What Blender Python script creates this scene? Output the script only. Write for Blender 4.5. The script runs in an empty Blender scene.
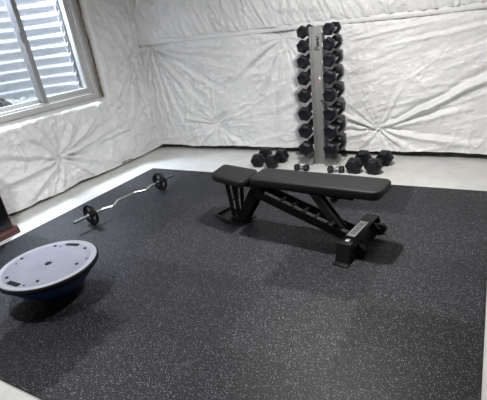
import bpy, bmesh, math, random
import numpy as np
from mathutils import Vector, Matrix, Quaternion

random.seed(7)
S = bpy.context.scene
COL = S.collection
R = math.radians
PI = math.pi

# ------------------------------------------------------------------ materials
def new_mat(name):
    m = bpy.data.materials.new(name); m.use_nodes = True
    nt = m.node_tree
    b = nt.nodes.get('Principled BSDF')
    return m, nt, b

def N(nt, typ, **kw):
    n = nt.nodes.new(typ)
    for k, v in kw.items():
        setattr(n, k, v)
    return n

def math_node(nt, op, a, b=None, c=None, clamp=False):
    n = N(nt, 'ShaderNodeMath', operation=op); n.use_clamp = clamp
    for i, v in enumerate((a, b, c)):
        if v is None: continue
        if isinstance(v, (int, float)): n.inputs[i].default_value = v
        else: nt.links.new(v, n.inputs[i])
    return n.outputs[0]

def simple(name, col, rough=.5, metal=0., spec=.5, noise=0., nscale=30., bump=0., bscale=200., coat=0.):
    m, nt, b = new_mat(name)
    b.inputs['Base Color'].default_value = (*col, 1)
    b.inputs['Roughness'].default_value = rough
    b.inputs['Metallic'].default_value = metal
    b.inputs['Specular IOR Level'].default_value = spec
    b.inputs['Coat Weight'].default_value = coat
    tc = N(nt, 'ShaderNodeTexCoord')
    if noise > 0:
        t = N(nt, 'ShaderNodeTexNoise'); t.inputs['Scale'].default_value = nscale; t.inputs['Detail'].default_value = 4
        nt.links.new(tc.outputs['Object'], t.inputs['Vector'])
        r = N(nt, 'ShaderNodeMapRange')
        r.inputs['From Min'].default_value = .3; r.inputs['From Max'].default_value = .7
        r.inputs['To Min'].default_value = 1 - noise; r.inputs['To Max'].default_value = 1 + noise
        nt.links.new(t.outputs['Fac'], r.inputs['Value'])
        mx = N(nt, 'ShaderNodeVectorMath', operation='SCALE'); mx.inputs[0].default_value = col
        nt.links.new(r.outputs[0], mx.inputs['Scale'])
        nt.links.new(mx.outputs[0], b.inputs['Base Color'])
    if bump > 0:
        t2 = N(nt, 'ShaderNodeTexNoise'); t2.inputs['Scale'].default_value = bscale; t2.inputs['Detail'].default_value = 3
        nt.links.new(tc.outputs['Object'], t2.inputs['Vector'])
        bp = N(nt, 'ShaderNodeBump'); bp.inputs['Strength'].default_value = 1; bp.inputs['Distance'].default_value = bump
        nt.links.new(t2.outputs['Fac'], bp.inputs['Height']); nt.links.new(bp.outputs[0], b.inputs['Normal'])
    return m

def vinyl_material():
    m, nt, b = new_mat('white_vinyl_facing')
    b.inputs['Roughness'].default_value = .33
    b.inputs['Specular IOR Level'].default_value = .45
    tc = N(nt, 'ShaderNodeTexCoord')
    n1 = N(nt, 'ShaderNodeTexNoise'); n1.inputs['Scale'].default_value = 16; n1.inputs['Detail'].default_value = 6; n1.inputs['Roughness'].default_value = .6
    n1.inputs['Distortion'].default_value = 1.2
    nt.links.new(tc.outputs['Object'], n1.inputs['Vector'])
    n2 = N(nt, 'ShaderNodeTexVoronoi', feature='SMOOTH_F1'); n2.inputs['Scale'].default_value = 24
    nw = N(nt, 'ShaderNodeVectorMath', operation='MULTIPLY_ADD')
    nt.links.new(n1.outputs['Color'], nw.inputs[0]); nw.inputs[1].default_value = (.14, .14, .14)
    nt.links.new(tc.outputs['Object'], nw.inputs[2]); nt.links.new(nw.outputs[0], n2.inputs['Vector'])
    add = math_node(nt, 'MULTIPLY_ADD', n2.outputs['Distance'], .5, n1.outputs['Fac'])
    bp = N(nt, 'ShaderNodeBump'); bp.inputs['Strength'].default_value = .9; bp.inputs['Distance'].default_value = .009
    nt.links.new(add, bp.inputs['Height']); nt.links.new(bp.outputs[0], b.inputs['Normal'])
    n3 = N(nt, 'ShaderNodeTexNoise'); n3.inputs['Scale'].default_value = 2.2; n3.inputs['Detail'].default_value = 3
    nt.links.new(tc.outputs['Object'], n3.inputs['Vector'])
    cr = N(nt, 'ShaderNodeValToRGB'); cr.color_ramp.elements[0].position = .3; cr.color_ramp.elements[1].position = .7
    cr.color_ramp.elements[0].color = (.74, .74, .745, 1); cr.color_ramp.elements[1].color = (.82, .82, .82, 1)
    nt.links.new(n3.outputs['Fac'], cr.inputs['Fac']); nt.links.new(cr.outputs[0], b.inputs['Base Color'])
    return m

def concrete_material():
    m, nt, b = new_mat('pale_concrete')
    b.inputs['Roughness'].default_value = .55
    tc = N(nt, 'ShaderNodeTexCoord')
    n1 = N(nt, 'ShaderNodeTexNoise'); n1.inputs['Scale'].default_value = 3.5; n1.inputs['Detail'].default_value = 8; n1.inputs['Roughness'].default_value = .65
    nt.links.new(tc.outputs['Object'], n1.inputs['Vector'])
    cr = N(nt, 'ShaderNodeValToRGB'); cr.color_ramp.elements[0].position = .3; cr.color_ramp.elements[1].position = .72
    cr.color_ramp.elements[0].color = (.50, .50, .485, 1); cr.color_ramp.elements[1].color = (.64, .64, .62, 1)
    nt.links.new(n1.outputs['Fac'], cr.inputs['Fac']); nt.links.new(cr.outputs[0], b.inputs['Base Color'])
    n2 = N(nt, 'ShaderNodeTexNoise'); n2.inputs['Scale'].default_value = 90; n2.inputs['Detail'].default_value = 4
    nt.links.new(tc.outputs['Object'], n2.inputs['Vector'])
    bp = N(nt, 'ShaderNodeBump'); bp.inputs['Strength'].default_value = .4; bp.inputs['Distance'].default_value = .001
    nt.links.new(n2.outputs['Fac'], bp.inputs['Height']); nt.links.new(bp.outputs[0], b.inputs['Normal'])
    return m

MX0, MX1, MY0, MY1 = -3.608, .122, .695, 3.742
TX, TY = (MX1 - MX0) / 6, (MY1 - MY0) / 5
def mat_material():
    """black recycled rubber with pale flecks; puzzle seams between tiles"""
    m, nt, b = new_mat('flecked_rubber')
    b.inputs['Roughness'].default_value = .56
    b.inputs['Specular IOR Level'].default_value = .32
    tc = N(nt, 'ShaderNodeTexCoord'); P = tc.outputs['Object']
    sep = N(nt, 'ShaderNodeSeparateXYZ'); nt.links.new(P, sep.inputs[0])
    x, y = sep.outputs[0], sep.outputs[1]
    def coord(a, other, lo, step):
        wob = math_node(nt, 'SINE', math_node(nt, 'MULTIPLY', other, 2 * PI / .1015))
        wob = math_node(nt, 'MULTIPLY', math_node(nt, 'TANH', math_node(nt, 'MULTIPLY', wob, 2.5)), .013)
        return math_node(nt, 'DIVIDE', math_node(nt, 'SUBTRACT', math_node(nt, 'ADD', a, wob), lo), step)
    cx = coord(x, y, MX0, TX); cy = coord(y, x, MY0, TY)
    comb = N(nt, 'ShaderNodeCombineXYZ')
    nt.links.new(math_node(nt, 'FLOOR', cx), comb.inputs[0]); nt.links.new(math_node(nt, 'FLOOR', cy), comb.inputs[1])
    wn = N(nt, 'ShaderNodeTexWhiteNoise', noise_dimensions='2D'); nt.links.new(comb.outputs[0], wn.inputs['Vector'])
    def seam(c, step):
        f = math_node(nt, 'FRACT', c)
        d = math_node(nt, 'MULTIPLY', math_node(nt, 'MINIMUM', f, math_node(nt, 'SUBTRACT', 1.0, f)), step)
        return math_node(nt, 'LESS_THAN', d, .004)
    sm = math_node(nt, 'MAXIMUM', seam(cx, TX), seam(cy, TY))
    def flecks(scale, rad, keep, off):
        ad = N(nt, 'ShaderNodeVectorMath', operation='ADD'); ad.inputs[1].default_value = off; nt.links.new(P, ad.inputs[0])
        v = N(nt, 'ShaderNodeTexVoronoi', voronoi_dimensions='2D'); v.inputs['Scale'].default_value = scale
        nt.links.new(ad.outputs[0], v.inputs['Vector'])
        sc = N(nt, 'ShaderNodeSeparateColor'); nt.links.new(v.outputs['Color'], sc.inputs[0])
        thr = math_node(nt, 'MULTIPLY_ADD', sc.outputs[1], rad * .8, rad * .5)
        return math_node(nt, 'MULTIPLY', math_node(nt, 'LESS_THAN', v.outputs['Distance'], thr), math_node(nt, 'LESS_THAN', sc.outputs[0], keep)), sc.outputs[2]
    f1, r1 = flecks(115, .185, .24, (3.1, 1.7, 0))
    f2, r2 = flecks(200, .25, .20, (7.7, 4.2, 0))
    fl = math_node(nt, 'MAXIMUM', math_node(nt, 'MULTIPLY', f1, math_node(nt, 'MULTIPLY_ADD', r1, .55, .35)),
                   math_node(nt, 'MULTIPLY', f2, math_node(nt, 'MULTIPLY_ADD', r2, .5, .25)))
    n3 = N(nt, 'ShaderNodeTexNoise'); n3.inputs['Scale'].default_value = 1.7; n3.inputs['Detail'].default_value = 4
    nt.links.new(P, n3.inputs['Vector'])
    tint = math_node(nt, 'MULTIPLY_ADD', wn.outputs['Value'], .6, .7)
    tint = math_node(nt, 'MULTIPLY', tint, math_node(nt, 'MULTIPLY_ADD', n3.outputs['Fac'], .5, .75))
    mix = N(nt, 'ShaderNodeMix', data_type='RGBA')
    mix.inputs[6].default_value = (.0058, .0060, .0090, 1); mix.inputs[7].default_value = (.44, .44, .48, 1)
    nt.links.new(fl, mix.inputs[0])
    sc = N(nt, 'ShaderNodeVectorMath', operation='SCALE'); nt.links.new(mix.outputs[2], sc.inputs[0]); nt.links.new(tint, sc.inputs['Scale'])
    mix2 = N(nt, 'ShaderNodeMix', data_type='RGBA'); mix2.inputs[7].default_value = (.006, .006, .006, 1)
    nt.links.new(sc.outputs[0], mix2.inputs[6]); nt.links.new(math_node(nt, 'MULTIPLY', sm, .8), mix2.inputs[0])
    nt.links.new(mix2.outputs[2], b.inputs['Base Color'])
    nt.links.new(math_node(nt, 'MULTIPLY_ADD', wn.outputs['Value'], .32, .15), b.inputs['Specular IOR Level'])
    nt.links.new(math_node(nt, 'MULTIPLY_ADD', wn.outputs['Value'], .16, .46), b.inputs['Roughness'])
    n4 = N(nt, 'ShaderNodeTexNoise'); n4.inputs['Scale'].default_value = 260; n4.inputs['Detail'].default_value = 2
    nt.links.new(P, n4.inputs['Vector'])
    bp = N(nt, 'ShaderNodeBump'); bp.inputs['Strength'].default_value = .5; bp.inputs['Distance'].default_value = .0012
    nt.links.new(n4.outputs['Fac'], bp.inputs['Height']); nt.links.new(bp.outputs[0], b.inputs['Normal'])
    return m

def glass_material():
    m, nt, b = new_mat('clear_window_glass')
    nt.nodes.remove(b)
    out = nt.nodes.get('Material Output')
    tr = N(nt, 'ShaderNodeBsdfTransparent'); tr.inputs[0].default_value = (.95, .96, .96, 1)
    gl = N(nt, 'ShaderNodeBsdfGlossy'); gl.inputs['Roughness'].default_value = .02
    mx = N(nt, 'ShaderNodeMixShader'); mx.inputs[0].default_value = .06
    nt.links.new(tr.outputs[0], mx.inputs[1]); nt.links.new(gl.outputs[0], mx.inputs[2]); nt.links.new(mx.outputs[0], out.inputs[0])
    return m

def ramp_mat(name, c0, c1, scale, rough=.8, lo=.35, hi=.65, bump=0.):
    m, nt, b = new_mat(name)
    b.inputs['Roughness'].default_value = rough
    tc = N(nt, 'ShaderNodeTexCoord')
    n1 = N(nt, 'ShaderNodeTexNoise'); n1.inputs['Scale'].default_value = scale; n1.inputs['Detail'].default_value = 6
    nt.links.new(tc.outputs['Object'], n1.inputs['Vector'])
    cr = N(nt, 'ShaderNodeValToRGB'); cr.color_ramp.elements[0].position = lo; cr.color_ramp.elements[1].position = hi
    cr.color_ramp.elements[0].color = (*c0, 1); cr.color_ramp.elements[1].color = (*c1, 1)
    nt.links.new(n1.outputs['Fac'], cr.inputs['Fac']); nt.links.new(cr.outputs[0], b.inputs['Base Color'])
    if bump:
        bp = N(nt, 'ShaderNodeBump'); bp.inputs['Distance'].default_value = bump
        nt.links.new(n1.outputs['Fac'], bp.inputs['Height']); nt.links.new(bp.outputs[0], b.inputs['Normal'])
    return m

def wood_material():
    m, nt, b = new_mat('dark_mahogany')
    b.inputs['Roughness'].default_value = .35
    tc = N(nt, 'ShaderNodeTexCoord'); mp = N(nt, 'ShaderNodeMapping'); mp.inputs['Scale'].default_value = (30, 3, 30)
    nt.links.new(tc.outputs['Object'], mp.inputs[0])
    n1 = N(nt, 'ShaderNodeTexNoise'); n1.inputs['Scale'].default_value = 2.; n1.inputs['Detail'].default_value = 6
    nt.links.new(mp.outputs[0], n1.inputs['Vector'])
    cr = N(nt, 'ShaderNodeValToRGB'); cr.color_ramp.elements[0].position = .3; cr.color_ramp.elements[1].position = .7
    cr.color_ramp.elements[0].color = (.035, .008, .006, 1); cr.color_ramp.elements[1].color = (.085, .022, .015, 1)
    nt.links.new(n1.outputs['Fac'], cr.inputs['Fac']); nt.links.new(cr.outputs[0], b.inputs['Base Color'])
    return m

M = dict(
    vinyl=vinyl_material(), concrete=concrete_material(), mat=mat_material(), glass=glass_material(), wood=wood_material(),
    foundation=simple('dark_foundation', (.10, .095, .09), .9, noise=.3, nscale=12),
    paint=simple('grey_wall_paint', (.42, .42, .41), .8, noise=.02), joist=simple('bare_wood_ceiling', (.20, .14, .085), .85, noise=.3, nscale=5),
    pvc=simple('white_window_vinyl', (.52, .52, .51), .4, noise=.03, nscale=8),
    sash=simple('grey_sash', (.33, .33, .33), .38, metal=.3, noise=.05),  # plain grey for meeting stile and latch, darker than the frame
    galv=simple('galvanised_corrugated_steel', (.43, .435, .46), .5, noise=.06, nscale=14),
    gravel=ramp_mat('pale_gravel', (.10, .098, .095), (.36, .36, .35), 40, .9, bump=.02),
    litter=ramp_mat('dark_leaf_litter', (.012, .012, .012), (.06, .055, .045), 30, .95, bump=.02),
    fibre=ramp_mat('tan_fibreglass_edge', (.035, .02, .012), (.26, .18, .11), 28, .95, bump=.01),
    rubber=simple('black_hex_rubber', (.005, .0055, .0085), .45, spec=.28, noise=.15, bump=.0006, bscale=240),
    chrome=simple('brushed_chrome', (.72, .72, .72), .22, metal=1., noise=.04),
    dchrome=simple('dull_steel_shaded_chrome', (.20, .20, .21), .35, metal=1., noise=.05),
    silver=simple('silver_powder_coat', (.22, .22, .217), .42, metal=.2, noise=.04, nscale=12),
    silverlite=simple('light_silver_plate', (.55, .55, .53), .45, metal=.15, noise=.04, nscale=12),
    ink=simple('black_print', (.012, .012, .012), .5),
    red=simple('red_print', (.45, .03, .025), .5),
    white=simple('white_print', (.92, .92, .90), .5),
    leather=simple('charcoal_upholstery', (.012, .0122, .0125), .55, spec=.28, noise=.1, nscale=60, bump=.0005, bscale=420),
    board=simple('black_pad_board', (.010, .010, .010), .6),
    frame=simple('black_powder_coat', (.0035, .0035, .004), .5, spec=.18, noise=.1, nscale=40),
    frame2=simple('dark_grey_metal', (.02, .02, .022), .42, metal=.2, noise=.1, nscale=40),
    wheel=simple('black_wheel_rubber', (.006, .006, .006), .55, spec=.3),
    iron=simple('black_enamelled_iron', (.005, .006, .006), .30, spec=.4, noise=.2, nscale=40),
    platform=simple('lavender_grey_plastic', (.21, .22, .275), .48, spec=.5, noise=.07, nscale=7),
    platrim=simple('pale_rim_plastic', (.30, .31, .36), .42),
    blackplastic=simple('black_plastic', (.005, .005, .006), .55, spec=.2),
    blue=simple('blue_dome_rubber', (.007, .032, .115), .40, spec=.35, noise=.06),
    blackglass=simple('black_cabinet_glass', (.004, .004, .0045), .25, spec=.3),
    knobmetal=simple('pale_knob_metal', (.6, .6, .6), .3, metal=1.),
)

# ------------------------------------------------------------------ mesh helpers
def frame_to(p0, p1, up=(0, 0, 1)):
    p0, p1 = Vector(p0), Vector(p1)
    z = (p1 - p0).normalized(); up = Vector(up)
    if abs(z.dot(up)) > .98: up = Vector((1, 0, 0))
    x = up.cross(z).normalized(); y = z.cross(x)
    return Matrix((x, y, z)).transposed().to_4x4()

def skin(bm, rings, closed=True, cap=True):
    vr = [[bm.verts.new(p) for p in r] for r in rings]
    n = len(vr[0])
    for a, b in zip(vr[:-1], vr[1:]):
        for i in range(n if closed else n - 1):
            j = (i + 1) % n
            bm.faces.new((a[i], a[j], b[j], b[i]))
    if cap and closed:
        bm.faces.new(list(reversed(vr[0]))); bm.faces.new(vr[-1])
    return vr

def cyl(bm, p0, p1, r0, r1=None, n=20):
    r1 = r0 if r1 is None else r1
    m = frame_to(p0, p1)
    ring = lambda p, r: [Vector(p) + m @ Vector((r * math.cos(2 * PI * i / n), r * math.sin(2 * PI * i / n), 0)) for i in range(n)]
    skin(bm, [ring(p0, r0), ring(p1, r1)])

def tube(bm, path, r, n=10):
    path = [Vector(p) for p in path]
    rings = []; prev = None
    for i, p in enumerate(path):
        a = path[max(i - 1, 0)]; b = path[min(i + 1, len(path) - 1)]
        t = (b - a).normalized()
        if prev is None:
            u = Vector((0, 0, 1)) if abs(t.z) < .9 else Vector((1, 0, 0))
            x = u.cross(t).normalized()
        else:
            x = (prev - t * prev.dot(t)).normalized()
        prev = x; y = t.cross(x)
        rings.append([p + x * r * math.cos(2 * PI * k / n) + y * r * math.sin(2 * PI * k / n) for k in range(n)])
    skin(bm, rings)

def box(bm, x0, x1, y0, y1, z0, z1, bevel=0., mat4=None, seg=2):
    vs = [Vector((x, y, z)) for x in (x0, x1) for y in (y0, y1) for z in (z0, z1)]
    bv = [bm.verts.new(v) for v in vs]
    fs = [bm.faces.new([bv[i] for i in f]) for f in ((0, 1, 3, 2), (4, 6, 7, 5), (0, 4, 5, 1), (2, 3, 7, 6), (0, 2, 6, 4), (1, 5, 7, 3))]
    verts = bv
    if bevel > 0:
        edges = list({e for f in fs for e in f.edges})
        res = bmesh.ops.bevel(bm, geom=edges, offset=bevel, segments=seg, affect='EDGES', profile=.5)
        verts = list({v for f in res['faces'] for v in f.verts} | {v for v in bv if v.is_valid})
        # every vertex of this box's island
        stack, seen = list(verts), set(verts)
        while stack:
            v = stack.pop()
            for e in v.link_edges:
                o = e.other_vert(v)
                if o not in seen: seen.add(o); stack.append(o)
        verts = list(seen)
    if mat4 is not None:
        for v in verts: v.co = mat4 @ v.co
    return verts

def beam(bm, p0, p1, w, h, bevel=.003, up=(0, 0, 1)):
    """box bar from p0 to p1, w across, h in the up-ish direction"""
    L = (Vector(p1) - Vector(p0)).length
    m = Matrix.Translation(p0) @ frame_to(p0, p1, up)
    box(bm, -w / 2, w / 2, -h / 2, h / 2, 0, L, bevel, m)

def prism(bm, pts, vec, bevel=0.):
    """flat polygon (3D points) extruded along vec"""
    a = [Vector(p) for p in pts]; v = Vector(vec)
    vr = skin(bm, [a, [p + v for p in a]])
    if bevel:
        es = list({e for r in vr for x in r for e in x.link_edges})
        bmesh.ops.bevel(bm, geom=es, offset=bevel, segments=2, affect='EDGES', profile=.5)

def lathe(bm, prof, n=48, center=(0, 0, 0), axis='Z'):
    cx, cy, cz = center
    rings = []
    for r, z in prof:
        ring = []
        for i in range(n):
            a = 2 * PI * i / n
            if axis == 'Z': ring.append(Vector((cx + r * math.cos(a), cy + r * math.sin(a), cz + z)))
            else: ring.append(Vector((cx + r * math.sin(a), cy + z, cz + r * math.cos(a))))
        rings.append(ring)
    skin(bm, rings)

def rounded(pts, rads, seg=6):
    """round the corners of a 2D polygon"""
    out = []; n = len(pts)
    for i in range(n):
        p = Vector(pts[i]); a = (Vector(pts[i - 1]) - p).normalized(); b = (Vector(pts[(i + 1) % n]) - p).normalized()
        r = rads[i]; p0, p1 = p + a * r, p + b * r
        for k in range(seg + 1):
            t = k / seg
            out.append((1 - t) ** 2 * p0 + 2 * t * (1 - t) * p + t * t * p1)
    return out

def pad_mesh(bm, outline, levels):
    """cushion: outline of 2D points, levels = [(z, inset)]"""
    n = len(outline)
    nor = []
    for i in range(n):
        d = (Vector(outline[(i + 1) % n]) - Vector(outline[i - 1])).normalized()
        nor.append(Vector((-d.y, d.x)))
    rings = [[Vector((*(outline[i] + nor[i] * ins), z)) for i in range(n)] for z, ins in levels]
    cen = sum(rings[-1], Vector()) / n
    if levels[-1][1] > levels[-2][1]:
        for k, up in ((.9, .0006), (.6, .0012), (.25, .0014)):
            rings.append([cen + (p - cen) * k + Vector((0, 0, up)) for p in rings[len(levels) - 1]])
    skin(bm, rings)

def obj(name, bm, mat, parent=None, smooth=40):
    if isinstance(bm, bmesh.types.BMesh):
        bmesh.ops.recalc_face_normals(bm, faces=bm.faces)
        me = bpy.data.meshes.new(name); bm.to_mesh(me); bm.free()
    else:
        me = bm
    me.materials.append(mat)
    if smooth is not None:
        me.shade_smooth()
        me.set_sharp_from_angle(angle=R(smooth))
    o = bpy.data.objects.new(name, me); COL.objects.link(o)
    if parent is not None: o.parent = parent
    return o

def BM(): return bmesh.new()

def tag(o, label=None, cat=None, group=None, kind=None):
    if label: o['label'] = label
    if cat: o['category'] = cat
    if group: o['group'] = group
    if kind: o['kind'] = kind
    return o

def thing(name, label, cat, loc=(0, 0, 0), rz=0., group=None):
    o = bpy.data.objects.new(name, None); COL.objects.link(o)
    o.location = loc; o.rotation_euler = (0, 0, rz); o.empty_display_size = .05
    return tag(o, label, cat, group)

def dup(root, label, loc, rz=0.):
    r = root.copy(); COL.objects.link(r); r.location = loc; r.rotation_euler = (0, 0, rz); r['label'] = label
    for ch in list(root.children):
        c = ch.copy(); COL.objects.link(c); c.parent = r
        for g in ch.children:
            d = g.copy(); COL.objects.link(d); d.parent = c
    return r

# ------------------------------------------------------------------ noise for the draped vinyl
def _h(ix, iy, s):
    v = np.sin(ix * 127.1 + iy * 311.7 + s * 74.7) * 43758.5453
    return v - np.floor(v)
def vn(x, y, s=0):
    ix, iy = np.floor(x), np.floor(y); fx, fy = x - ix, y - iy
    fx = fx * fx * fx * (fx * (fx * 6 - 15) + 10); fy = fy * fy * fy * (fy * (fy * 6 - 15) + 10)
    a, b, c, d = _h(ix, iy, s), _h(ix + 1, iy, s), _h(ix, iy + 1, s), _h(ix + 1, iy + 1, s)
    return (a * (1 - fx) + b * fx) * (1 - fy) + (c * (1 - fx) + d * fx) * fy
def fbm(x, y, s=0, o=4):
    t = np.zeros_like(x); a = .5
    for k in range(o):
        t += a * (vn(x, y, s + k) - .5) * 2; x = x * 2.03 + 3.1; y = y * 2.03 + 1.7; a *= .5
    return t
def ridged(x, y, s=0, o=4):
    t = np.zeros_like(x); a = .5
    for k in range(o):
        t += a * (1 - np.abs(vn(x, y, s + k) * 2 - 1) * 2); x = x * 2.1 + 5.2; y = y * 2.1 + 2.9; a *= .5
    return t
def sharp(x, y, s=0, warp=.5):
    wx = x + warp * fbm(x * .6, y * .6, s + 60, 3); wy = y + warp * fbm(x * .6 + 9, y * .6, s + 61, 3)
    a = np.clip(1 - np.abs(vn(wx, wy, s) * 2 - 1), 0, 1) ** 5
    b = np.clip(1 - np.abs(vn(wx * 1.9 + 4, wy * 1.9, s + 1) * 2 - 1), 0, 1) ** 5
    m = np.clip(.55 + 1.1 * fbm(x * .35 + 3, y * .35, s + 62, 2), 0, 1)
    return (a + .5 * b) * m
def star(u, v, pu, pv, depth, Rr, amp, s, k=3.2):
    dx, dy = u - pu, v - pv; r = np.hypot(dx, dy) + 1e-6
    c, w = dx / r, dy / r
    tw = fbm(u * 3, v * 3, s + 30, 2) * .25
    a = (1 - np.abs(vn(c * k + s + tw, w * k + 9 + tw, s) * 2 - 1) * 2) * .65 + (1 - np.abs(vn(c * k * 2.3 + s + tw, w * k * 2.3 + 4 + tw, s + 5) * 2 - 1) * 2) * .4
    return -depth * np.exp(-r / (.30 * Rr)) + amp * np.exp(-r / Rr) * (1 - np.exp(-r / .05)) * a
def crease(u, v, p0, p1, w, amp, s=0):
    p0, p1 = np.array(p0), np.array(p1); d = p1 - p0; L = np.hypot(*d); d = d / L
    wob = fbm(u * 5, v * 5, s + 50, 2) * .02
    t = ((u - p0[0]) * d[0] + (v - p0[1]) * d[1]) / L
    q = (u - p0[0]) * -d[1] + (v - p0[1]) * d[0] + wob
    ww = w * (.5 + np.clip(t, 0, 1))
    env = np.clip(t * 8, 0, 1) * np.clip((1.08 - t) * 2.2, 0, 1)
    return amp * env * (np.exp(-(q / ww) ** 2) - .7 * np.exp(-((q - 1.9 * ww) / ww) ** 2))

def grid_mesh(name, us, vs, fn, keep=None):
    """fn(U, V) -> X, Y, Z arrays"""
    U, V = np.meshgrid(us, vs)
    X, Y, Z = fn(U, V)
    nv, nu = U.shape
    verts = np.stack([X.ravel(), Y.ravel(), Z.ravel()], 1)
    idx = np.arange(nu * nv).reshape(nv, nu)
    q = np.stack([idx[:-1, :-1], idx[:-1, 1:], idx[1:, 1:], idx[1:, :-1]], -1)
    if keep is not None:
        uc = (U[:-1, :-1] + U[1:, 1:]) / 2; vc = (V[:-1, :-1] + V[1:, 1:]) / 2
        q = q[keep(uc, vc)]
    q = q.reshape(-1, 4)
    me = bpy.data.meshes.new(name)
    me.from_pydata(verts.tolist(), [], q.tolist()); me.update()
    return me

# ------------------------------------------------------------------ the setting
FZ = -.012                       # concrete level; the top of the mat is z = 0
XL, YB = -4.19, 4.60             # inner faces of the left and back blankets
XR, YF, ZC = 2.3, -1.6, 2.45

bm = BM(); box(bm, XL - .2, XR, YF, YB + .2, FZ - .1, FZ)
tag(obj('floor', bm, M['concrete'], smooth=None), kind='structure')
bm = BM(); box(bm, XL - .2, XR + .1, YF - .1, YB + .2, ZC, ZC + .1)
tag(obj('ceiling', bm, M['joist'], smooth=None), kind='structure')
bm = BM(); box(bm, XR, XR + .1, YF, YB + .2, FZ, ZC)
tag(obj('wall_right', bm, M['paint'], smooth=None), kind='structure')
bm = BM(); box(bm, XL - .2, XR, YF - .1, YF, FZ, ZC)
tag(obj('wall_front', bm, M['paint'], smooth=None), kind='structure')

# -- back wall: lower blanket, taped seam, upper blanket, concrete behind
def back_lower(U, V):
    h = .012 * fbm(U * 1.1, V * 1.1, 3, 2)
    h += star(U, V, -3.127, .354, .055, .42, .032, 11, 3.6)
    h += star(U, V, -1.037, .284, .055, .42, .026, 12, 3.4)
    h += star(U, V, -2.083, 1.297, .045, .42, .030, 13, 3.6)
    h += star(U, V, -3.99, 1.33, .04, .75, .050, 14, 4.6)
    h += star(U, V, .35, 1.25, .05, .5, .022, 15)
    for a, b, w, am in (((-1.037, .284), (.30, .93), .028, .024), ((-1.037, .284), (-1.42, .46), .02, .012), ((-1.037, .284), (-1.45, .32), .018, .010),
                        ((-1.037, .284), (.1, .10), .03, .012), ((-1.037, .284), (-.7, .07), .02, .010), ((-1.037, .284), (-1.25, .06), .02, .009),
                        ((-1.0, .34), (-.75, .78), .02, .011), ((-.95, .30), (-.1, .52), .025, .009),
                        ((-3.95, 1.32), (-3.25, .55), .022, .016), ((-3.95, 1.32), (-3.0, .75), .022, .016), ((-3.95, 1.32), (-2.75, 1.0), .02, .014),
                        ((-3.95, 1.32), (-2.55, 1.15), .02, .012), ((-3.95, 1.30), (-3.65, .25), .02, .012), ((-3.98, 1.25), (-3.85, .2), .02, .012),
                        ((-2.10, 1.27), (-2.45, .62), .02, .016), ((-2.09, 1.27), (-2.22, .35), .022, .015), ((-2.12, 1.29), (-2.75, .92), .02, .014),
                        ((-2.08, 1.27), (-1.95, .5), .02, .010), ((-3.11, .40), (-2.75, .80), .018, .010), ((-3.13, .40), (-3.12, .85), .016, .010),
                        ((-3.10, .37), (-2.6, .52), .018, .010), ((-3.15, .36), (-3.7, .42), .018, .010), ((-3.12, .30), (-2.8, .07), .018, .010),
                        ((-3.14, .30), (-3.45, .07), .018, .010), ((-1.0, 1.12), (.2, 1.28), .02, .006), ((-1.35, 1.22), (-.3, 1.34), .02, .008)):
        h += crease(U, V, a, b, w, am * 2.0, int(abs(a[0] * 100 + b[1] * 50)))
    dens = np.clip((-1.6 - U) / 1.2, .25, 1)
    h += .016 * dens * ridged(U * 5 + .8 * fbm(U * 3, V * 3, 8, 2), V * 4, 21, 3)
    h += .010 * np.clip((U + 1.9) / .8, 0, 1) * ridged(U * 1.1 - V * .9 + .4 * fbm(U * 2, V * 2, 19, 2), V * 8.5 - U * 2.2, 22, 3)
    h += .011 * ridged(U * 2.3 + V * 1.2 + .6 * fbm(U * 2, V * 2, 9, 2), V * 6 - U * 1.5, 25, 3)
    le = np.clip((-1.5 - U) / .8, 0, 1)
    h += .020 * (.4 + .6 * le) * sharp(U * 7 - V * 3, V * 4.5 + U * 1.5, 140) + .013 * sharp(U * 3 - V * 2, V * 9 - U * 2, 142)
    # the blanket is pulled flat at the tape and hangs free at its bottom edge
    h += -.016 * (1 - .95 * np.exp(-np.maximum(U - XL, 0) / .15)) * np.exp(-(1.375 - V) / .035) + .010 * np.exp(-(V - .05) / .05)
    cor = np.exp(-(U - XL) / .16)
    h += .006 * cor * np.sin(U * 95 + V * 3 + 1.5 * fbm(U * 2, V * 1, 31, 2))
    z = V + .022 * fbm(U * 2.5, V * 0 + 1, 41, 3) * np.clip((.30 - V) / .25, 0, 1)
    return U, YB - h, z

us = np.concatenate([np.arange(-4.22, .25, .0105), np.linspace(.26, XR, 60)])
wb = obj('wall_back', grid_mesh('wall_back', us, np.arange(.052, 1.378, .0105), back_lower), M['vinyl'], smooth=None)
wb.data.shade_smooth(); tag(wb, kind='structure')

def back_upper(U, V):
    h = .02 + .012 * fbm(U * 1.3, V * 1.3, 53, 2)
    h += .028 * ridged(U * 7 + V * 2.6 + .7 * fbm(U * 3, V * 3, 54, 2), V * 1.7, 55, 3)
    h += .008 * ridged(U * 4, V * 6, 57, 3) + .045 * sharp(U * 8 + V * 4, V * 3.0 - U, 144) + .026 * sharp(U * 14 + V * 7, V * 6, 145)
    h += -.028 * np.exp(-(V - 1.42) / .05)
    h += star(U, V, -3.35, 2.0, .03, .4, .02, 58)
    h = h * (1 - np.exp(-np.maximum(U - XL, 0) / .07)) + .004
    return U, YB - h, V
ub = obj('upper_blanket', grid_mesh('upper_blanket', us, np.arange(1.418, 2.46, .013), back_upper), M['vinyl'], wb, smooth=None)
ub.data.shade_smooth()
def seam_tab(U, V):
    w = (V - 1.366) / .062; fade = 1 - .9 * np.exp(-np.maximum(U - XL, 0) / .10)
    y = YB - fade * (.008 + .012 * np.sin(PI * np.clip(w, 0, 1)) ** .6 + .003 * fbm(U * 6, V * 9, 61, 3) + .004 * fbm(U * 1.1, V * 0, 63, 2))
    return U, y, V + .008 * fbm(U * 1.2, V * 0 + 2, 62, 3)
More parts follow.
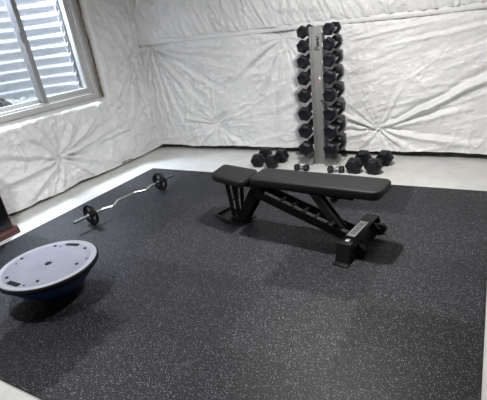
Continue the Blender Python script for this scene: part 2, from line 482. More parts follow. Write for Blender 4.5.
st = obj('seam_tape', grid_mesh('seam_tape', us, np.linspace(1.366, 1.428, 9), seam_tab), M['vinyl'], wb, smooth=None)
st.data.shade_smooth(); st.modifiers.new('thick', 'SOLIDIFY').thickness = .003
bm = BM(); box(bm, XL - .3, XR + .1, YB + .085, YB + .25, FZ, ZC)
obj('concrete_face', bm, M['foundation'], wb, smooth=None)
# staples that hold the tucks
bm = BM()
for u, v in ((-3.127, .354), (-1.037, .284), (-2.083, 1.297), (-3.99, 1.33), (-3.985, 1.02)):
    box(bm, u - .009, u + .009, YB + .012, YB + .05, v - .003, v + .003, .001)
obj('staples', bm, M['white'], wb)

# -- left wall with the window opening
WY0, WY1, WZ0, WZ1 = 2.20, 3.795, .875, 2.26
def left_wall(U, V):
    h = .014 * fbm(U * 1.1, V * 1.1, 70, 2)
    h += star(U, V, 2.979, .365, .060, .55, .042, 71, 3.2)
    h += star(U, V, 4.409, 1.235, .050, .32, .034, 72, 4.0)
    for a, b, w, am in (((2.979, .365), (3.95, .52), .03, .022), ((2.979, .365), (3.55, .66), .024, .014), ((2.979, .365), (3.25, .76), .022, .014),
                        ((2.979, .365), (2.55, .80), .025, .014), ((2.979, .365), (2.2, .62), .025, .014), ((2.979, .365), (2.0, .30), .03, .018),
                        ((2.979, .365), (2.4, .06), .024, .014), ((2.95, .33), (2.85, .05), .02, .012), ((3.02, .33), (3.3, .06), .02, .012),
                        ((2.979, .365), (3.6, .13), .022, .013), ((4.40, 1.22), (4.0, .86), .02, .014), ((4.40, 1.22), (4.35, .70), .02, .012),
                        ((4.32, .95), (4.12, .40), .024, .018), ((4.12, .42), (3.5, .40), .024, .014), ((4.48, 1.9), (4.50, .3), .012, .012),
                        ((4.38, 1.25), (3.95, 1.35), .02, .010), ((4.40, 1.27), (4.25, 1.7), .02, .010)):
        h += crease(U, V, a, b, w, am * 2.1, int(abs(a[0] * 100 + b[1] * 50)))
    h += .016 * ridged(U * 4 + .8 * fbm(U * 3, V * 3, 75, 2), V * 4, 76, 3)
    h += .014 * ridged(U * 2.3 - V * 1.3, V * 6 + U, 77, 4)
    h += .034 * sharp(U * 6 + V * 3, V * 5 - U * 2, 146) + .020 * sharp(U * 9, V * 4, 148)
    cor = np.exp(-(YB - U) / .12)
    h += .008 * cor * np.sin(U * 80 + 1.5 * fbm(U * 2, V * 1, 78, 2))
    # rolls back into the window opening
    du = np.maximum(np.maximum(WY0 - U, U - WY1), 0); dv = np.maximum(np.maximum(WZ0 - V, V - WZ1), 0)
    d = np.hypot(du, dv)
    damp = np.clip(d / .10, 0, 1)
    h = h * damp - .075 * np.exp(-(d / .038) ** 2)
    h += .010 * np.exp(-((d - .06) / .04) ** 2) * (1 + fbm(U * 7, V * 7, 79, 3))
    z = V + .026 * fbm(U * 2.3, V * 0 + 4, 80, 3) * np.clip((.30 - V) / .25, 0, 1)
    h += .012 * np.exp(-(V - .03) / .05)
    return XL + h, U, z
yl = np.unique(np.round(np.concatenate([np.linspace(YF, 1.3, 60), np.arange(1.3, WY0, .0125), np.linspace(WY0, WY1, 129), np.arange(WY1, 4.62, .0105)]), 5))
zl = np.unique(np.round(np.concatenate([np.linspace(.022, WZ0, 82), np.linspace(WZ0, WZ1, 90), np.linspace(WZ1, 2.46, 26)]), 5))
wl = obj('wall_left', grid_mesh('wall_left', yl, zl, left_wall, keep=lambda u, v: ~((u > WY0) & (u < WY1) & (v > WZ0) & (v < WZ1))), M['vinyl'], smooth=None)
wl.data.shade_smooth(); tag(wl, kind='structure')
bm = BM()   # concrete behind the blanket, with the window hole
for a in ((YF, WY0, FZ, ZC), (WY1, YB + .2, FZ, ZC), (WY0, WY1, FZ, WZ0), (WY0, WY1, WZ1, ZC)):
    box(bm, XL - .30, XL - .085, *a)
obj('concrete_face', bm, M['foundation'], wl, smooth=None)
# torn tan fibreglass showing along the right jamb and along the bottom edge of the blanket
def torn(U, V):   # U along height, V across
    y = WY1 - .008 + V * (.022 + .022 * fbm(U * 9, V * 0 + 1, 91, 3)) + .012 * fbm(U * 6, V * 0 + 5, 92, 3)
    x = XL - .045 + .045 * np.sin(PI * (V * .8 + .15)) + .012 * fbm(U * 14, V * 3, 93, 3)
    return x, y, U
te = obj('torn_insulation_edge', grid_mesh('torn_insulation_edge', np.linspace(WZ0, WZ1, 110), np.linspace(0, 1, 9), torn), M['fibre'], wl, smooth=None)
te['label'] = 'ragged tan fibreglass edge beside the window frame'
def torn2(U, V):
    t = np.clip(fbm(U * 4.5, V * 0 + 2, 95, 3) * 2.4 - .35, 0, 1)
    return XL - .022 + .05 * np.sin(PI * V) * t + .006 * fbm(U * 20, V * 3, 96, 2), U, .022 + (.006 + .034 * t) * (V - .5)
o = obj('bottom_insulation_edge', grid_mesh('bottom_insulation_edge', np.linspace(1.95, 4.45, 220), np.linspace(0, 1, 7), torn2), M['fibre'], wl, smooth=None)
o['label'] = 'tan fibreglass tufts under the blanket hem'

# -- window: vinyl slider with a fixed and a sliding pane
GX = -4.275
bm = BM()
def ring(bm, x0, x1, y0, y1, z0, z1, w, bev=.004):
    box(bm, x0, x1, y0, y0 + w, z0, z1, bev); box(bm, x0, x1, y1 - w, y1, z0, z1, bev)
    box(bm, x0, x1, y0 + w, y1 - w, z0, z0 + w, bev); box(bm, x0, x1, y0 + w, y1 - w, z1 - w, z1, bev)
ring(bm, -4.44, -4.235, WY0 + .005, WY1 - .012, WZ0 + .002, WZ1 - .01, .062)
win = tag(obj('window_1', bm, M['pvc']), kind='structure')
bm = BM(); ring(bm, -4.36, -4.262, WY0 + .067, WY1 - .074, WZ0 + .064, WZ1 - .07, .022)
obj('window_track', bm, M['pvc'], win)
bm = BM(); ring(bm, -4.335, -4.275, 3.018, WY1 - .096, WZ0 + .086, WZ1 - .09, .048); sash = obj('sliding_sash', bm, M['pvc'], win)
bm = BM(); box(bm, -4.345, -4.262, 3.015, 3.075, WZ0 + .07, WZ1 - .07, .006); obj('meeting_stile', bm, M['sash'], sash)
bm = BM(); ring(bm, -4.36, -4.325, WY0 + .089, 3.06, WZ0 + .086, WZ1 - .09, .042); sash2 = obj('fixed_sash', bm, M['pvc'], win)
bm = BM(); box(bm, -4.263, -4.250, 2.990, 3.030, 1.56, 1.66, .004); obj('sash_latch', bm, M['sash'], sash)
bm = BM(); box(bm, -4.308, -4.304, 3.03, WY1 - .14, WZ0 + .13, WZ1 - .13); obj('window_pane', bm, M['glass'], sash)
bm = BM(); box(bm, -4.345, -4.341, WY0 + .13, 3.02, WZ0 + .125, WZ1 - .13); obj('window_pane', bm, M['glass'], sash2)

# -- corrugated window well outside
def well(U, V):
    r = .70 + .0135 * np.sin(V * 2 * PI / .108)
    return -4.44 - r * np.sin(U) * .92, 2.985 + r * np.cos(U), V
ww = obj('window_well', grid_mesh('window_well', np.linspace(-.03, PI + .03, 60), np.arange(.80, 2.76, .0105), well), M['galv'], smooth=None)
ww.data.shade_smooth(); tag(ww, kind='structure')
bm = BM()
for s in (-1, 1):
    box(bm, -4.46, -4.445, min(2.985 + s * .69, 2.985 + s * .80), max(2.985 + s * .69, 2.985 + s * .80), .80, 2.74)
obj('well_flange', bm, M['galv'], ww)
def gravel(U, V):
    z = .90 + .05 * fbm(U * 6, V * 6, 101, 4) + .03 * vn(U * 30, V * 30, 105) + .10 * np.clip((-4.75 - U) / .4, 0, 1)
    return U, V, z
inside = lambda u, v: np.hypot((u + 4.44) / .92, v - 2.985) < .70
heap = lambda u, v: np.hypot((u + 4.62) / .17, (v - 2.68) / .26) < 1
gv = obj('gravel_bed', grid_mesh('gravel_bed', np.linspace(-5.2, -4.46, 60), np.linspace(2.2, 3.77, 110), gravel, keep=lambda u, v: inside(u, v) & ~heap(u, v)), M['gravel'], smooth=None)
gv.data.shade_smooth(); tag(gv, 'pale gravel lying in the bottom of the corrugated window well', 'gravel', kind='stuff')
def litter(U, V):
    d = np.hypot((U + 4.62) / .17, (V - 2.68) / .26)
    return U, V, .91 + .17 * np.clip(1 - d ** 2, 0, 1) + .05 * fbm(U * 18, V * 18, 111, 3)
lt = obj('leaf_litter', grid_mesh('leaf_litter', np.linspace(-4.80, -4.46, 50), np.linspace(2.40, 2.92, 76), litter, keep=heap), M['litter'], smooth=None)
lt.data.shade_smooth(); tag(lt, 'dark heap of leaf litter outside the left pane of the window', 'leaf litter', kind='stuff')

# ------------------------------------------------------------------ rubber mat
bm = BM(); box(bm, MX0, MX1, MY0, MY1, FZ, 0, .002)
tag(obj('rubber_gym_mat', bm, M['mat'], smooth=None), 'large black rubber exercise mat flecked with grey covering the concrete floor', 'mat')

# ------------------------------------------------------------------ hex dumbbells
def head_bm(y0, Rr, t, sgn):
    """hexagonal head from y0 outwards (sgn)"""
    bm = BM()
    rings = []
    for f, k in ((0, .70), (.16, .97), (.22, 1), (.78, 1), (.84, .97), (1, .66), (.985, .60)):
        rings.append([Vector((Rr * k * math.cos(PI / 3 * i), y0 + sgn * f * t, Rr * k * math.sin(PI / 3 * i))) for i in range(6)])
    skin(bm, rings)
    return bm
def handle_bm(L, r):
    bm = BM()
    pr = []
    for i in range(13):
        f = i / 12
        pr.append((r * (1 + .14 * math.sin(PI * f)), -L / 2 + L * f))
    lathe(bm, pr, 16, axis='Y')
    return bm
def make_dumbbell(label, Rr, spacing, t, loc, rz, roll, group):
    """axis along local y, origin at the handle's middle"""
    root = thing('hex_dumbbell', label, 'dumbbell', loc, rz, group)
    for s in (-1, 1):
        h = obj('head', head_bm(s * (spacing / 2 - t / 2), Rr, t, s), M['rubber'], root, 25)
        h.rotation_euler = (0, roll, 0)
    obj('handle', handle_bm(spacing - t + .02, .015), M['dchrome'], root)
    return root

CX = -1.563                    # middle of the rack
HY = 4.262                     # handles' middle
XLc, XRc = -1.674, -1.407
ordinal = ['topmost', 'second from top', 'third from top', 'fourth from top', 'fifth from top', 'sixth from top', 'second from bottom', 'bottom']
zL = [1.350, 1.222, 1.079, .923, .753, .570, .388, .196]
for i in range(8):
    f = i / 7
    Rr = .060 + .022 * f; sp = .192 + .075 * f; t = .076 + .028 * f
    z = zL[i]
    d = make_dumbbell(f'black hex dumbbell on the left column of the rack, {ordinal[i]}', Rr, sp, t, (XLc - .015 * f, HY, z), 0, (.45, .30, .38, .22, .30, .15, .20, .35)[i], 'hex dumbbells on the rack')
    d2 = dup(d, f'black hex dumbbell on the right column of the rack, {ordinal[i]}', (XRc, HY, z + .003), 0)
    for ch in d2.children:
        if ch.name.startswith('head'): ch.rotation_euler = (0, (.10, .42, .25, .35, .12, .30, .40, .18)[i], 0)

# ------------------------------------------------------------------ vertical dumbbell rack
rack = thing('dumbbell_rack', 'tall silver metal dumbbell rack standing against the white back wall', 'rack', (CX, HY, FZ))
x0, x1 = -.066, .066
yf, yr = -.050, .050
bm = BM()
box(bm, x0, x1, yf, yr, .0, 1.40, .006)
for s in (-1, 1):
    box(bm, s * .052 - .011, s * .052 + .011, yf - .010, yf + .002, .02, 1.402, .003)
box(bm, -.010, .010, yf - .005, yf + .002, .02, .90, .002)
obj('upright', bm, M['silver'], rack)
bm = BM(); box(bm, -.21, .21, -.195, .17, 0, .010, .003); obj('base_plate', bm, M['silverlite'], rack)
for s in (-1, 1):
    bm = BM(); box(bm, s * .185 - .028, s * .185 + .028, -.20, .19, .006, .026, .004); obj('base_foot', bm, M['silverlite'], rack)
    bm = BM(); box(bm, min(s * .07, s * .20), max(s * .07, s * .20), -.11, .08, .010, .092, .006); obj('base_block', bm, M['silver'], rack)
for i in range(8):
    for s, xc in ((-1, XLc - .015 * i / 7 - CX), (1, XRc - CX)):
        z = zL[i] - FZ
        bm = BM()
        rr, th = .034, .004
        zc = z + rr - th - .0185
        hw = .5 * (.192 + .075 * i / 7 - .076 - .028 * i / 7) - .010
        pts_o, pts_i = [], []
        for k in range(15):
            a = PI + PI * k / 14
            pts_o.append(Vector((xc + (rr + th) * math.cos(a), -hw, zc + (rr + th) * math.sin(a))))
            pts_i.append(Vector((xc + rr * math.cos(a), -hw, zc + rr * math.sin(a))))
        loop = pts_o + list(reversed(pts_i))
        n = len(pts_o)
        fr = [bm.verts.new(p) for p in loop]; bk = [bm.verts.new(p + Vector((0, 2 * hw, 0))) for p in loop]
        L = len(loop)
        for k in range(L):
            j = (k + 1) % L; bm.faces.new((fr[k], fr[j], bk[j], bk[k]))
        for k in range(n - 1):
            bm.faces.new((fr[k], fr[k + 1], fr[L - 2 - k], fr[L - 1 - k])); bm.faces.new((bk[k + 1], bk[k], bk[L - 1 - k], bk[L - 2 - k]))
        xa, xb = sorted((s * .060, xc - s * (rr + .001)))
        box(bm, xa, xb, -hw, hw, zc - .035, zc + .002, .002)
        obj('cradle', bm, M['silverlite'], rack)

def strokes(bm, paths, origin, ux, uz, depth, w):
    """flat pen strokes: each path in letter space (x right, y up), laid on a plane"""
    ux, uz = Vector(ux), Vector(uz); nn = ux.cross(uz).normalized()
    for pth in paths:
        for a, b in zip(pth[:-1], pth[1:]):
            a, b = Vector(a), Vector(b); d = (b - a)
            if d.length < 1e-6: continue
            d.normalize(); q = Vector((-d.y, d.x)) * w / 2; e = d * w * .4
            cs = [a - e - q, b + e - q, b + e + q, a - e + q]
            P3 = [Vector(origin) + ux * c.x + uz * c.y for c in cs]
            skin(bm, [P3, [p + nn * depth for p in P3]])
# script lettering running up the upright, the first letter a tall P
bm = BM()
letters = [
    [[(0, -.25), (.22, 1.05)], [(.10, 1.0), (.45, 1.15), (.70, .85), (.50, .5), (.12, .45)]],
    [[(.95, .05), (.80, .3), (.98, .62), (1.22, .55), (1.24, .2), (1.05, .0), (.95, .05)]],
    [[(1.42, .6), (1.50, .05), (1.72, .5), (1.82, .05), (2.1, .65)]],
    [[(2.25, .32), (2.58, .42), (2.55, .64), (2.33, .6), (2.25, .25), (2.42, .02), (2.68, .12)]],
    [[(2.85, .0), (2.95, .62)], [(2.92, .45), (3.08, .64), (3.22, .58)]],
    [[(3.45, .05), (3.52, .12)]],
]
paths = [[(x * .041, y * .041) for x, y in p] for L in letters for p in L]
strokes(bm, paths, (.036, yf - .002, 1.185), (0, 0, 1), (-1, 0, 0), -.0025, .0075)
obj('rack_lettering', bm, M['ink'], rack, None)['label'] = 'black script lettering running up the upright'
bm = BM(); box(bm, .024, .044, yf - .008, yf - .001, .890, .945)
o = obj('warning_sticker', bm, M['white'], rack, None); o['label'] = 'white sticker with black and red print'
bm = BM(); box(bm, .027, .041, yf - .009, yf - .0075, .934, .943); obj('sticker_print', bm, M['ink'], o, None)
bm = BM(); box(bm, .024, .044, yf - .009, yf - .0005, .896, .912); obj('sticker_print', bm, M['red'], o, None)
bm = BM(); cyl(bm, (.047, yf - .002, .70), (.047, yf - .014, .70), .010); obj('bolt', bm, M['ink'], rack)

# ------------------------------------------------------------------ dumbbells on the concrete
BR = .088
hz = FZ + BR * math.cos(PI / 6)
def floor_db(label, p0, p1, Rr=BR, t=.115):
    a, b = Vector(p0), Vector(p1); c = (a + b) / 2; d = b - a
    return make_dumbbell(label, Rr, d.length, t, (c.x, c.y, FZ + Rr * math.cos(PI / 6)), math.atan2(-d.x, d.y), 0, 'big hex dumbbells on the floor')
floor_db('big black hex dumbbell on the concrete touching the right side of the rack', (-1.135, 4.03), (-1.108, 4.29))
floor_db('big black hex dumbbell on the concrete farthest right of the rack', (-.938, 4.035), (-.885, 4.31))
floor_db('big black hex dumbbell behind the bench, farthest left of the rack', (-2.262, 4.045), (-2.290, 4.29), .084)
floor_db('big black hex dumbbell behind the bench, just left of the rack', (-2.075, 4.03), (-2.048, 4.24), .084)
make_dumbbell('tiny black hex dumbbell on the floor at the left foot of the rack', .037, .11, .058, (-1.706, 4.005, FZ + .037 * .866), PI / 2, 0, 'tiny dumbbells at the rack feet')
make_dumbbell('tiny black hex dumbbell on the floor at the right foot of the rack', .039, .115, .06, (-1.318, 4.0, FZ + .039 * .866), PI / 2 + .2, 0, 'tiny dumbbells at the rack feet')

# ------------------------------------------------------------------ bench
bench = thing('weight_bench', 'black adjustable weight bench with padded seat on the flecked rubber mat', 'bench', (-1.2, 2.62, 0), R(-8.5))
out = rounded([(-.282, -.165), (.710, -.112), (.700, .158), (-.300, .082)], [.045, .075, .075, .045])
bm = BM(); pad_mesh(bm, out, [(.420, .012), (.424, .002), (.434, 0), (.458, 0), (.466, .003), (.4705, .009), (.472, .015)])
bp = obj('back_pad', bm, M['leather'], bench, 60)
bm = BM(); pad_mesh(bm, out, [(.404, .022), (.406, .018), (.4215, .014)]); obj('pad_board', bm, M['board'], bp, 30)
out = rounded([(-.715, -.122), (-.335, -.180), (-.375, .105), (-.775, .142)], [.06, .05, .05, .06])
bm = BM(); pad_mesh(bm, out, [(.388, .012), (.392, .002), (.402, 0), (.422, 0), (.430, .003), (.4345, .009), (.436, .015)])
sp = obj('seat_pad', bm, M['leather'], bench, 60)
bm = BM(); pad_mesh(bm, out, [(.372, .022), (.374, .018), (.3895, .014)]); obj('pad_board', bm, M['board'], sp, 30)
# rails under the pads
bm = BM()
for t in (-.045, .035): beam(bm, (-.30, t, .385), (.50, t + .012, .385), .03, .045)
for s in (-.22, .12, .46): beam(bm, (s, -.075, .392), (s, .085, .392), .04, .02)
obj('back_rail', bm, M['frame'], bench)
bm = BM()
beam(bm, (-.70, -.01, .360), (-.36, -.03, .360), .06, .03)
beam(bm, (-.64, -.075, .366), (-.64, .08, .366), .035, .014); beam(bm, (-.44, -.085, .366), (-.44, .07, .366), .035, .014)
obj('seat_rail', bm, M['frame'], bench)
# seat posts (a pair of flat bars each)
bm = BM()
for t in (-.035, .035):
    prism(bm, [(-.640, t, .355), (-.600, t, .355), (-.572, t, .04), (-.606, t, .04)], (0, .008, 0))
    prism(bm, [(-.540, t, .355), (-.503, t, .355), (-.528, t, .06), (-.560, t, .06)], (0, .008, 0))
for z, s in ((.33, -.618), (.18, -.600)): cyl(bm, (s, -.04, z), (s, .05, z), .008, n=10)
cyl(bm, (-.50, -.045, .33), (-.50, .055, .33), .009, n=10)
obj('seat_post', bm, M['frame'], bench, 30)
# rear leg from the hinge down to the rear foot
bm = BM()
for t in (-.052, .044):
    prism(bm, [(-.335, t, .375), (-.225, t, .385), (-.465, t, .02), (-.560, t, .02)], (0, .010, 0))
beam(bm, (-.275, -.003, .35), (-.51, -.003, .03), .09, .012, up=(1, 0, .6))
cyl(bm, (-.27, -.070, .355), (-.27, .072, .355), .022); cyl(bm, (-.27, -.078, .355), (-.27, .08, .355), .011)
obj('rear_leg', bm, M['frame'], bench, 30)
# main ladder beam
bm = BM()
B0, B1 = (-.345, .318), (.470, .085)
dx, dz = B1[0] - B0[0], B1[1] - B0[1]; Ln = math.hypot(dx, dz); tx, tz = dx / Ln, dz / Ln; nx, nz = -tz, tx
hh = .032
for t in (-.072, .064):
    prism(bm, [(B0[0] + nx * hh, t, B0[1] + nz * hh), (B0[0] - nx * hh, t, B0[1] - nz * hh), (B1[0] - nx * hh, t, B1[1] - nz * hh), (B1[0] + nx * hh, t, B1[1] + nz * hh)], (0, .008, 0))
obj('main_beam', bm, M['frame'], bench, 30)
for f in (.30, .42, .54, .66, .78):
    bm = BM()
    p = (B0[0] + dx * f + nx * .012, B0[1] + dz * f + nz * .012)
    beam(bm, (p[0], -.066, p[1]), (p[0], .066, p[1]), .022, .010, .002, up=(nx, 0, nz))
    obj('ladder_rung', bm, M['frame2'], bench)
# support strut
bm = BM()
for t in (-.034, .026): prism(bm, [(.135, t, .382), (.205, t, .385), (.415, t, .125), (.360, t, .105)], (0, .008, 0))
beam(bm, (.185, -.0, .375), (.400, -.0, .125), .062, .008, .002, up=(1, 0, 1))
o = obj('support_strut', bm, M['frame2'], bench, 30)
bm = BM(); box(bm, -.012, .012, -.036, -.033, -.03, .03); ob = obj('slot', bm, M['ink'], o); ob.location = (.238, 0, .305); ob.rotation_euler = (0, R(-40), 0)
bm = BM(); cyl(bm, (.345, -.05, .165), (.345, .045, .165), .012); ob = obj('pivot_bolt', bm, M['knobmetal'], o)
bm = BM(); cyl(bm, (.375, -.075, .368), (.375, -.02, .368), .026); cyl(bm, (.375, -.10, .368), (.375, -.07, .368), .018); obj('adjusting_knob', bm, M['wheel'], bench)
# rear foot with a low loop handle
bm = BM(); box(bm, -.645, -.455, -.105, .105, 0, .014, .003); box(bm, -.60, -.47, -.062, .056, .012, .045, .004); obj('rear_foot', bm, M['frame'], bench)
bm = BM()
for p, q in (((-.60, -.100, .012), (-.800, -.030, .012)), ((-.797, -.040, .012), (-.797, .160, .012)), ((-.800, .150, .012), (-.60, .100, .012))):
    beam(bm, p, q, .026, .020, .003)
obj('loop_handle', bm, M['frame'], bench)
# front foot: folded crossbar with splayed end plates
bm = BM()
box(bm, .462, .560, -.215, .265, .108, .122, .004)
prism(bm, [(.462, -.215, .120), (.462, .265, .120), (.452, .265, .045), (.452, -.215, .045)], (.006, 0, 0))
for s, t0, t1 in ((-1, -.212, -.262), (1, .262, .312)):
    prism(bm, [(.462, t0, .122), (.560, t0, .122), (.572, t1, .006), (.470, t1, .006)], (0, s * .010, 0))
    a, b = sorted((t1, t1 + s * .045)); box(bm, .466, .576, a, b, 0, .010, .003)
cyl(bm, (.515, -.20, .085), (.515, .25, .085), .020)
obj('front_foot', bm, M['frame'], bench, 30)
for t in (-.130, .235):
    bm = BM(); lathe(bm, [(.012, -.017), (.036, -.017), (.043, -.011), (.043, .011), (.036, .017), (.012, .017)], 28, (.590, t, .043), 'Y')
    w = obj('wheel', bm, M['wheel'], bench)
    bm = BM(); cyl(bm, (.590, t - .022, .043), (.590, t + .022, .043), .012); beam(bm, (.545, t - .02, .09), (.590, t - .02, .043), .03, .006); obj('wheel_bracket', bm, M['frame2'], w)
bm = BM(); box(bm, .474, .536, -.100, .140, .122, .1245, .001); lb = obj('nameplate', bm, M['white'], bench, None); lb['label'] = 'white nameplate with dark outlined lettering'
bm = BM()
rows = []
# seven blocky capitals along the plate
for k in range(7):
    o0 = k * .0245
    rows += [[(o0, 0), (o0, .026)], [(o0, .026), (o0 + .014, .026)]] + ([[(o0, 0), (o0 + .014, 0)]] if k % 2 == 0 else [[(o0 + .014, .026), (o0 + .014, 0)]]) + ([[(o0, .013), (o0 + .013, .013)]] if k % 3 == 0 else [])
strokes(bm, rows, (.5185, -.062, .1244), (0, 1, 0), (-1, 0, 0), .0012, .0030)
obj('nameplate_lettering', bm, M['ink'], lb, None)
bm = BM(); box(bm, .500, .527, -.175, -.142, .122, .1245, .001); obj('small_sticker', bm, M['white'], bench, None)['label'] = 'small white square sticker'

# ------------------------------------------------------------------ curl bar and its plates
BZ = .1005
bar = thing('curl_bar', 'chrome zigzag curl bar resting on its two small plates by the left wall', 'barbell', (-3.006, 2.690, 0), R(-6.5))
prof = [(-.400, 0), (-.33, 0), (-.30, .002), (-.225, .034), (-.20, .036), (-.115, -.026), (-.09, -.030), (.09, -.030), (.115, -.026), (.20, .036), (.225, .034), (.30, .002), (.33, 0), (.400, 0)]
bm = BM(); tube(bm, [(o_, u, BZ) for u, o_ in prof], .0135, 14); obj('shaft', bm, M['chrome'], bar, 60)
for s in (-1, 1):
    bm = BM(); cyl(bm, (0, s * .398, BZ), (0, s * .612, BZ), .0140, n=18); obj('sleeve', bm, M['dchrome'], bar)  # chrome sleeves in a darker steel: their shade is put into the colour
    bm = BM(); cyl(bm, (0, s * .395, BZ), (0, s * .418, BZ), .024, n=20); obj('collar', bm, M['dchrome'], bar)
def plate(label, u):
    m = Matrix.Translation((-3.006, 2.690, 0)) @ Matrix.Rotation(R(-6.5), 4, 'Z')
    c = m @ Vector((0, u, BZ))
    root = thing('weight_plate', label, 'weight plate', (c.x, c.y, 0), R(-6.5), 'small plates on the curl bar')
    bm = BM()
    ro, t = .1003, .012
    lathe_prof = [(.074, -t * .7), (.080, -t), (ro - .004, -t), (ro, -t * .6), (ro, t * .6), (ro - .004, t), (.080, t), (.074, t * .7)]
    n = 48; rings = [[Vector((r * math.sin(2 * PI * i / n), y, BZ + r * math.cos(2 * PI * i / n))) for i in range(n)] for r, y in lathe_prof]
    rings.append(rings[0])
    vr = [[bm.verts.new(p) for p in r] for r in rings[:-1]]; vr.append(vr[0])
    for a, b in zip(vr[:-1], vr[1:]):
        for i in range(n): bm.faces.new((a[i], a[(i + 1) % n], b[(i + 1) % n], b[i]))
    hub = [(.0145, -t * 1.05), (.030, -t * 1.05), (.036, -t * .6), (.036, t * .6), (.030, t * 1.05), (.0145, t * 1.05)]
    vr = [[bm.verts.new(Vector((r * math.sin(2 * PI * i / n), y, BZ + r * math.cos(2 * PI * i / n)))) for i in range(n)] for r, y in hub]; vr.append(vr[0])
    for a, b in zip(vr[:-1], vr[1:]):
        for i in range(n): bm.faces.new((a[i], a[(i + 1) % n], b[(i + 1) % n], b[i]))
    # webs leave three grip openings
    for k in range(3):
        a0 = 2 * PI * k / 3 + .3; a1 = a0 + 2 * PI / 3 - .95
        inn = [Vector((.034 * math.sin(a0 + (a1 - a0) * j / 8), -t * .6, BZ + .034 * math.cos(a0 + (a1 - a0) * j / 8))) for j in range(9)]
        outr = [Vector((.077 * math.sin(a0 + (a1 - a0) * j / 8), -t * .6, BZ + .077 * math.cos(a0 + (a1 - a0) * j / 8))) for j in range(9)]
        lp = inn + list(reversed(outr))
        a_ = [bm.verts.new(p) for p in lp]; b_ = [bm.verts.new(p + Vector((0, t * 1.2, 0))) for p in lp]
        for j in range(18): bm.faces.new((a_[j], a_[(j + 1) % 18], b_[(j + 1) % 18], b_[j]))
        for j in range(8):
            bm.faces.new((a_[j], a_[j + 1], a_[16 - j], a_[17 - j])); bm.faces.new((b_[j + 1], b_[j], b_[17 - j], b_[16 - j]))
    obj('plate_body', bm, M['iron'], root, 35)
    bm = BM(); lathe(bm, [(.0185, -.009), (.021, -.006), (.021, .006), (.0185, .009)], 20, (0, (1 if u > 0 else -1) * .024, BZ), 'Y'); obj('spring_clip', bm, M['chrome'], root)
plate('small black plate on the end of the curl bar nearer the round balance trainer', -.434)
plate('small black plate on the far end of the curl bar nearer the back wall', .434)

# ------------------------------------------------------------------ balance trainer, dome down
bt = thing('balance_trainer', 'round balance trainer with grey platform up and blue dome underneath', 'balance trainer', (-2.446, 1.376, 0))
bm = BM()
pr = [(.001, .0005), (.06, .001), (.095, .005), (.140, .024), (.184, .052), (.224, .088), (.254, .122), (.277, .155), (.290, .188)]
lathe(bm, pr, 72); obj('dome', bm, M['blue'], bt, 80)
bm = BM()
lathe(bm, [(.285, .184), (.312, .186), (.320, .194), (.322, .212), (.318, .222), (.306, .226), (.290, .221), (.287, .216), (.286, .200)], 80); obj('rim', bm, M['blackplastic'], bt, 50)
bm = BM()
lathe(bm, [(.001, .2245), (.06, .2245), (.066, .2235), (.14, .2232), (.150, .2242), (.250, .2235), (.276, .2225), (.280, .2205)], 80)
pt = obj('platform', bm, M['platform'], bt, 60)
bm = BM()
lathe(bm, [(.2865, .219), (.290, .2225), (.299, .2265), (.3055, .2270), (.3125, .2250), (.314, .222)], 80); obj('platform_lip', bm, M['platrim'], bt, 60)
bm = BM(); cyl(bm, (.008, -.004, .2235), (.008, -.004, .2285), .020, n=24); cyl(bm, (.018, .010, .2235), (.018, .010, .2275), .009, n=16); obj('centre_plug', bm, M['blackplastic'], bt)
for a in (101, -90):
    bm = BM()
    ol = rounded([(-.055, -.016), (.055, -.016), (.055, .016), (-.055, .016)], [.012] * 4, 4)
    m = Matrix.Rotation(R(a - 90), 4, 'Z')
    rings = [[m @ Vector((p.x * k + 0, p.y * k + .254 - (p.x / .055) ** 2 * .006, z)) for p in ol] for k, z in ((1, .2215), (1, .2262), (.93, .2268))]
    skin(bm, rings); obj('grip_recess', bm, M['blackplastic'], bt)
for a, r in ((131, .252), (68, .252), (15, .222), (-53, .222), (-118, .248), (-176, .252)):
    bm = BM(); c = (r * math.cos(R(a)), r * math.sin(R(a)))
    cyl(bm, (*c, .222), (*c, .2272), .011, n=16); obj('screw_hole', bm, M['blackplastic'], bt)
for a, r in ((120, .225), (30, .26), (-70, .255), (-160, .235)):
    bm = BM(); c = (r * math.cos(R(a)), r * math.sin(R(a)))
    cyl(bm, (*c, .222), (*c, .2268), .0055, n=12); obj('screw_hole', bm, M['blackplastic'], bt)

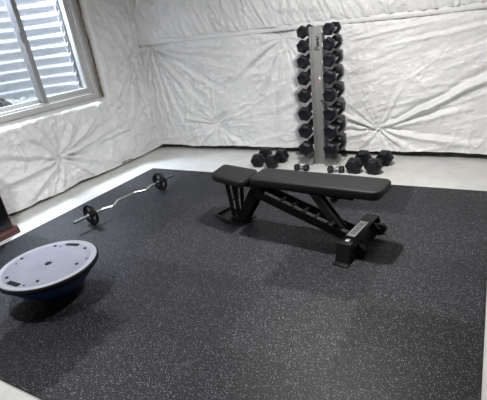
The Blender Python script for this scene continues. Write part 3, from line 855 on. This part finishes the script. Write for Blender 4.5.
# ------------------------------------------------------------------ dark cabinet at the left edge
cab = thing('wooden_cabinet', 'dark reddish wooden cabinet with black glass front at the left wall', 'cabinet', (-3.93, 1.47, FZ))
bm = BM(); box(bm, -.17, .190, -.42, .458, .05, .86, .004); obj('body', bm, M['wood'], cab)
bm = BM(); prism(bm, [(-.18, -.44, 0), (.222, -.44, 0), (.222, -.44, .042), (.212, -.44, .056), (.200, -.44, .068), (-.18, -.44, .068)], (0, .925, 0)); obj('plinth', bm, M['wood'], cab, 20)
bm = BM(); box(bm, -.18, .21, -.44, .48, .86, .89, .008); obj('cabinet_top', bm, M['wood'], cab)
for a, b in ((-.405, -.002), (.002, .446)):
    bm = BM(); box(bm, .186, .197, a, b, .072, .84, .002); d = obj('door', bm, M['blackglass'], cab)
    yk = (a + b) / 2 + (.14 if a < 0 else -.14)
    bm = BM(); lathe(bm, [(.004, 0), (.005, .010), (.011, .014), (.012, .020), (.006, .025)], 16, axis='Z'); k = obj('knob', bm, M['knobmetal'], d); k.location = (.196, yk, .20); k.rotation_euler = (0, PI / 2, 0)

# ------------------------------------------------------------------ light
def area(name, loc, target, size, power, col=(1, 1, 1), size_y=None, shape='DISK'):
    l = bpy.data.lights.new(name, 'AREA'); l.energy = power; l.color = col; l.shape = shape; l.size = size
    if size_y: l.size_y = size_y
    o = bpy.data.objects.new(name, l); COL.objects.link(o); o.location = loc
    d = Vector(target) - Vector(loc); o.rotation_euler = d.to_track_quat('-Z', 'Y').to_euler()
    return o
area('ceiling_lamp_bench', (-.95, 2.72, 2.40), (-.95, 2.72, 0),     .16, 98, (1, .985, .965))
area('ceiling_lamp_left', (-2.72, 1.10, 2.40), (-2.72, 1.10, 0), .16, 52, (.96, .98, 1.0))
area('well_daylight', (-4.93, 3.30, 2.78), (-3.5, 2.5, 1.1), .36, 390, (.76, .87, 1.0), .55, 'RECTANGLE')
w = bpy.data.worlds.new('sky'); S.world = w; w.use_nodes = True
bg = w.node_tree.nodes['Background']; bg.inputs[0].default_value = (.86, .93, 1, 1); bg.inputs[1].default_value = 3.2

# ------------------------------------------------------------------ camera
cd = bpy.data.cameras.new('camera'); cam = bpy.data.objects.new('camera', cd); COL.objects.link(cam)
rows = ((0.8815559607818929, 0.45893388390447254, -0.11062901163017716), (0.12038399027522881, -0.4451401109830344, -0.8873319426682585), (-0.45647210527624515, 0.7689148013911348, -0.44766421043713645))
r_, d_, f_ = (Vector(r) for r in rows)
cam.matrix_world = Matrix.Translation((0, 0, 1.5)) @ Matrix((r_, -d_, -f_)).transposed().to_4x4()
cd.sensor_fit = 'HORIZONTAL'; cd.sensor_width = 36
cd.lens = 36 * 413.4 / 487
cd.shift_x = (243.5 - 256.125) / 487; cd.shift_y = (229.227 - 200) / 487
cd.clip_start = .05
S.camera = cam
S.view_settings.view_transform = 'Standard'; S.view_settings.look = 'None'
S.view_settings.gamma = 1; S.view_settings.exposure = -.10; S.view_settings.use_curve_mapping = False
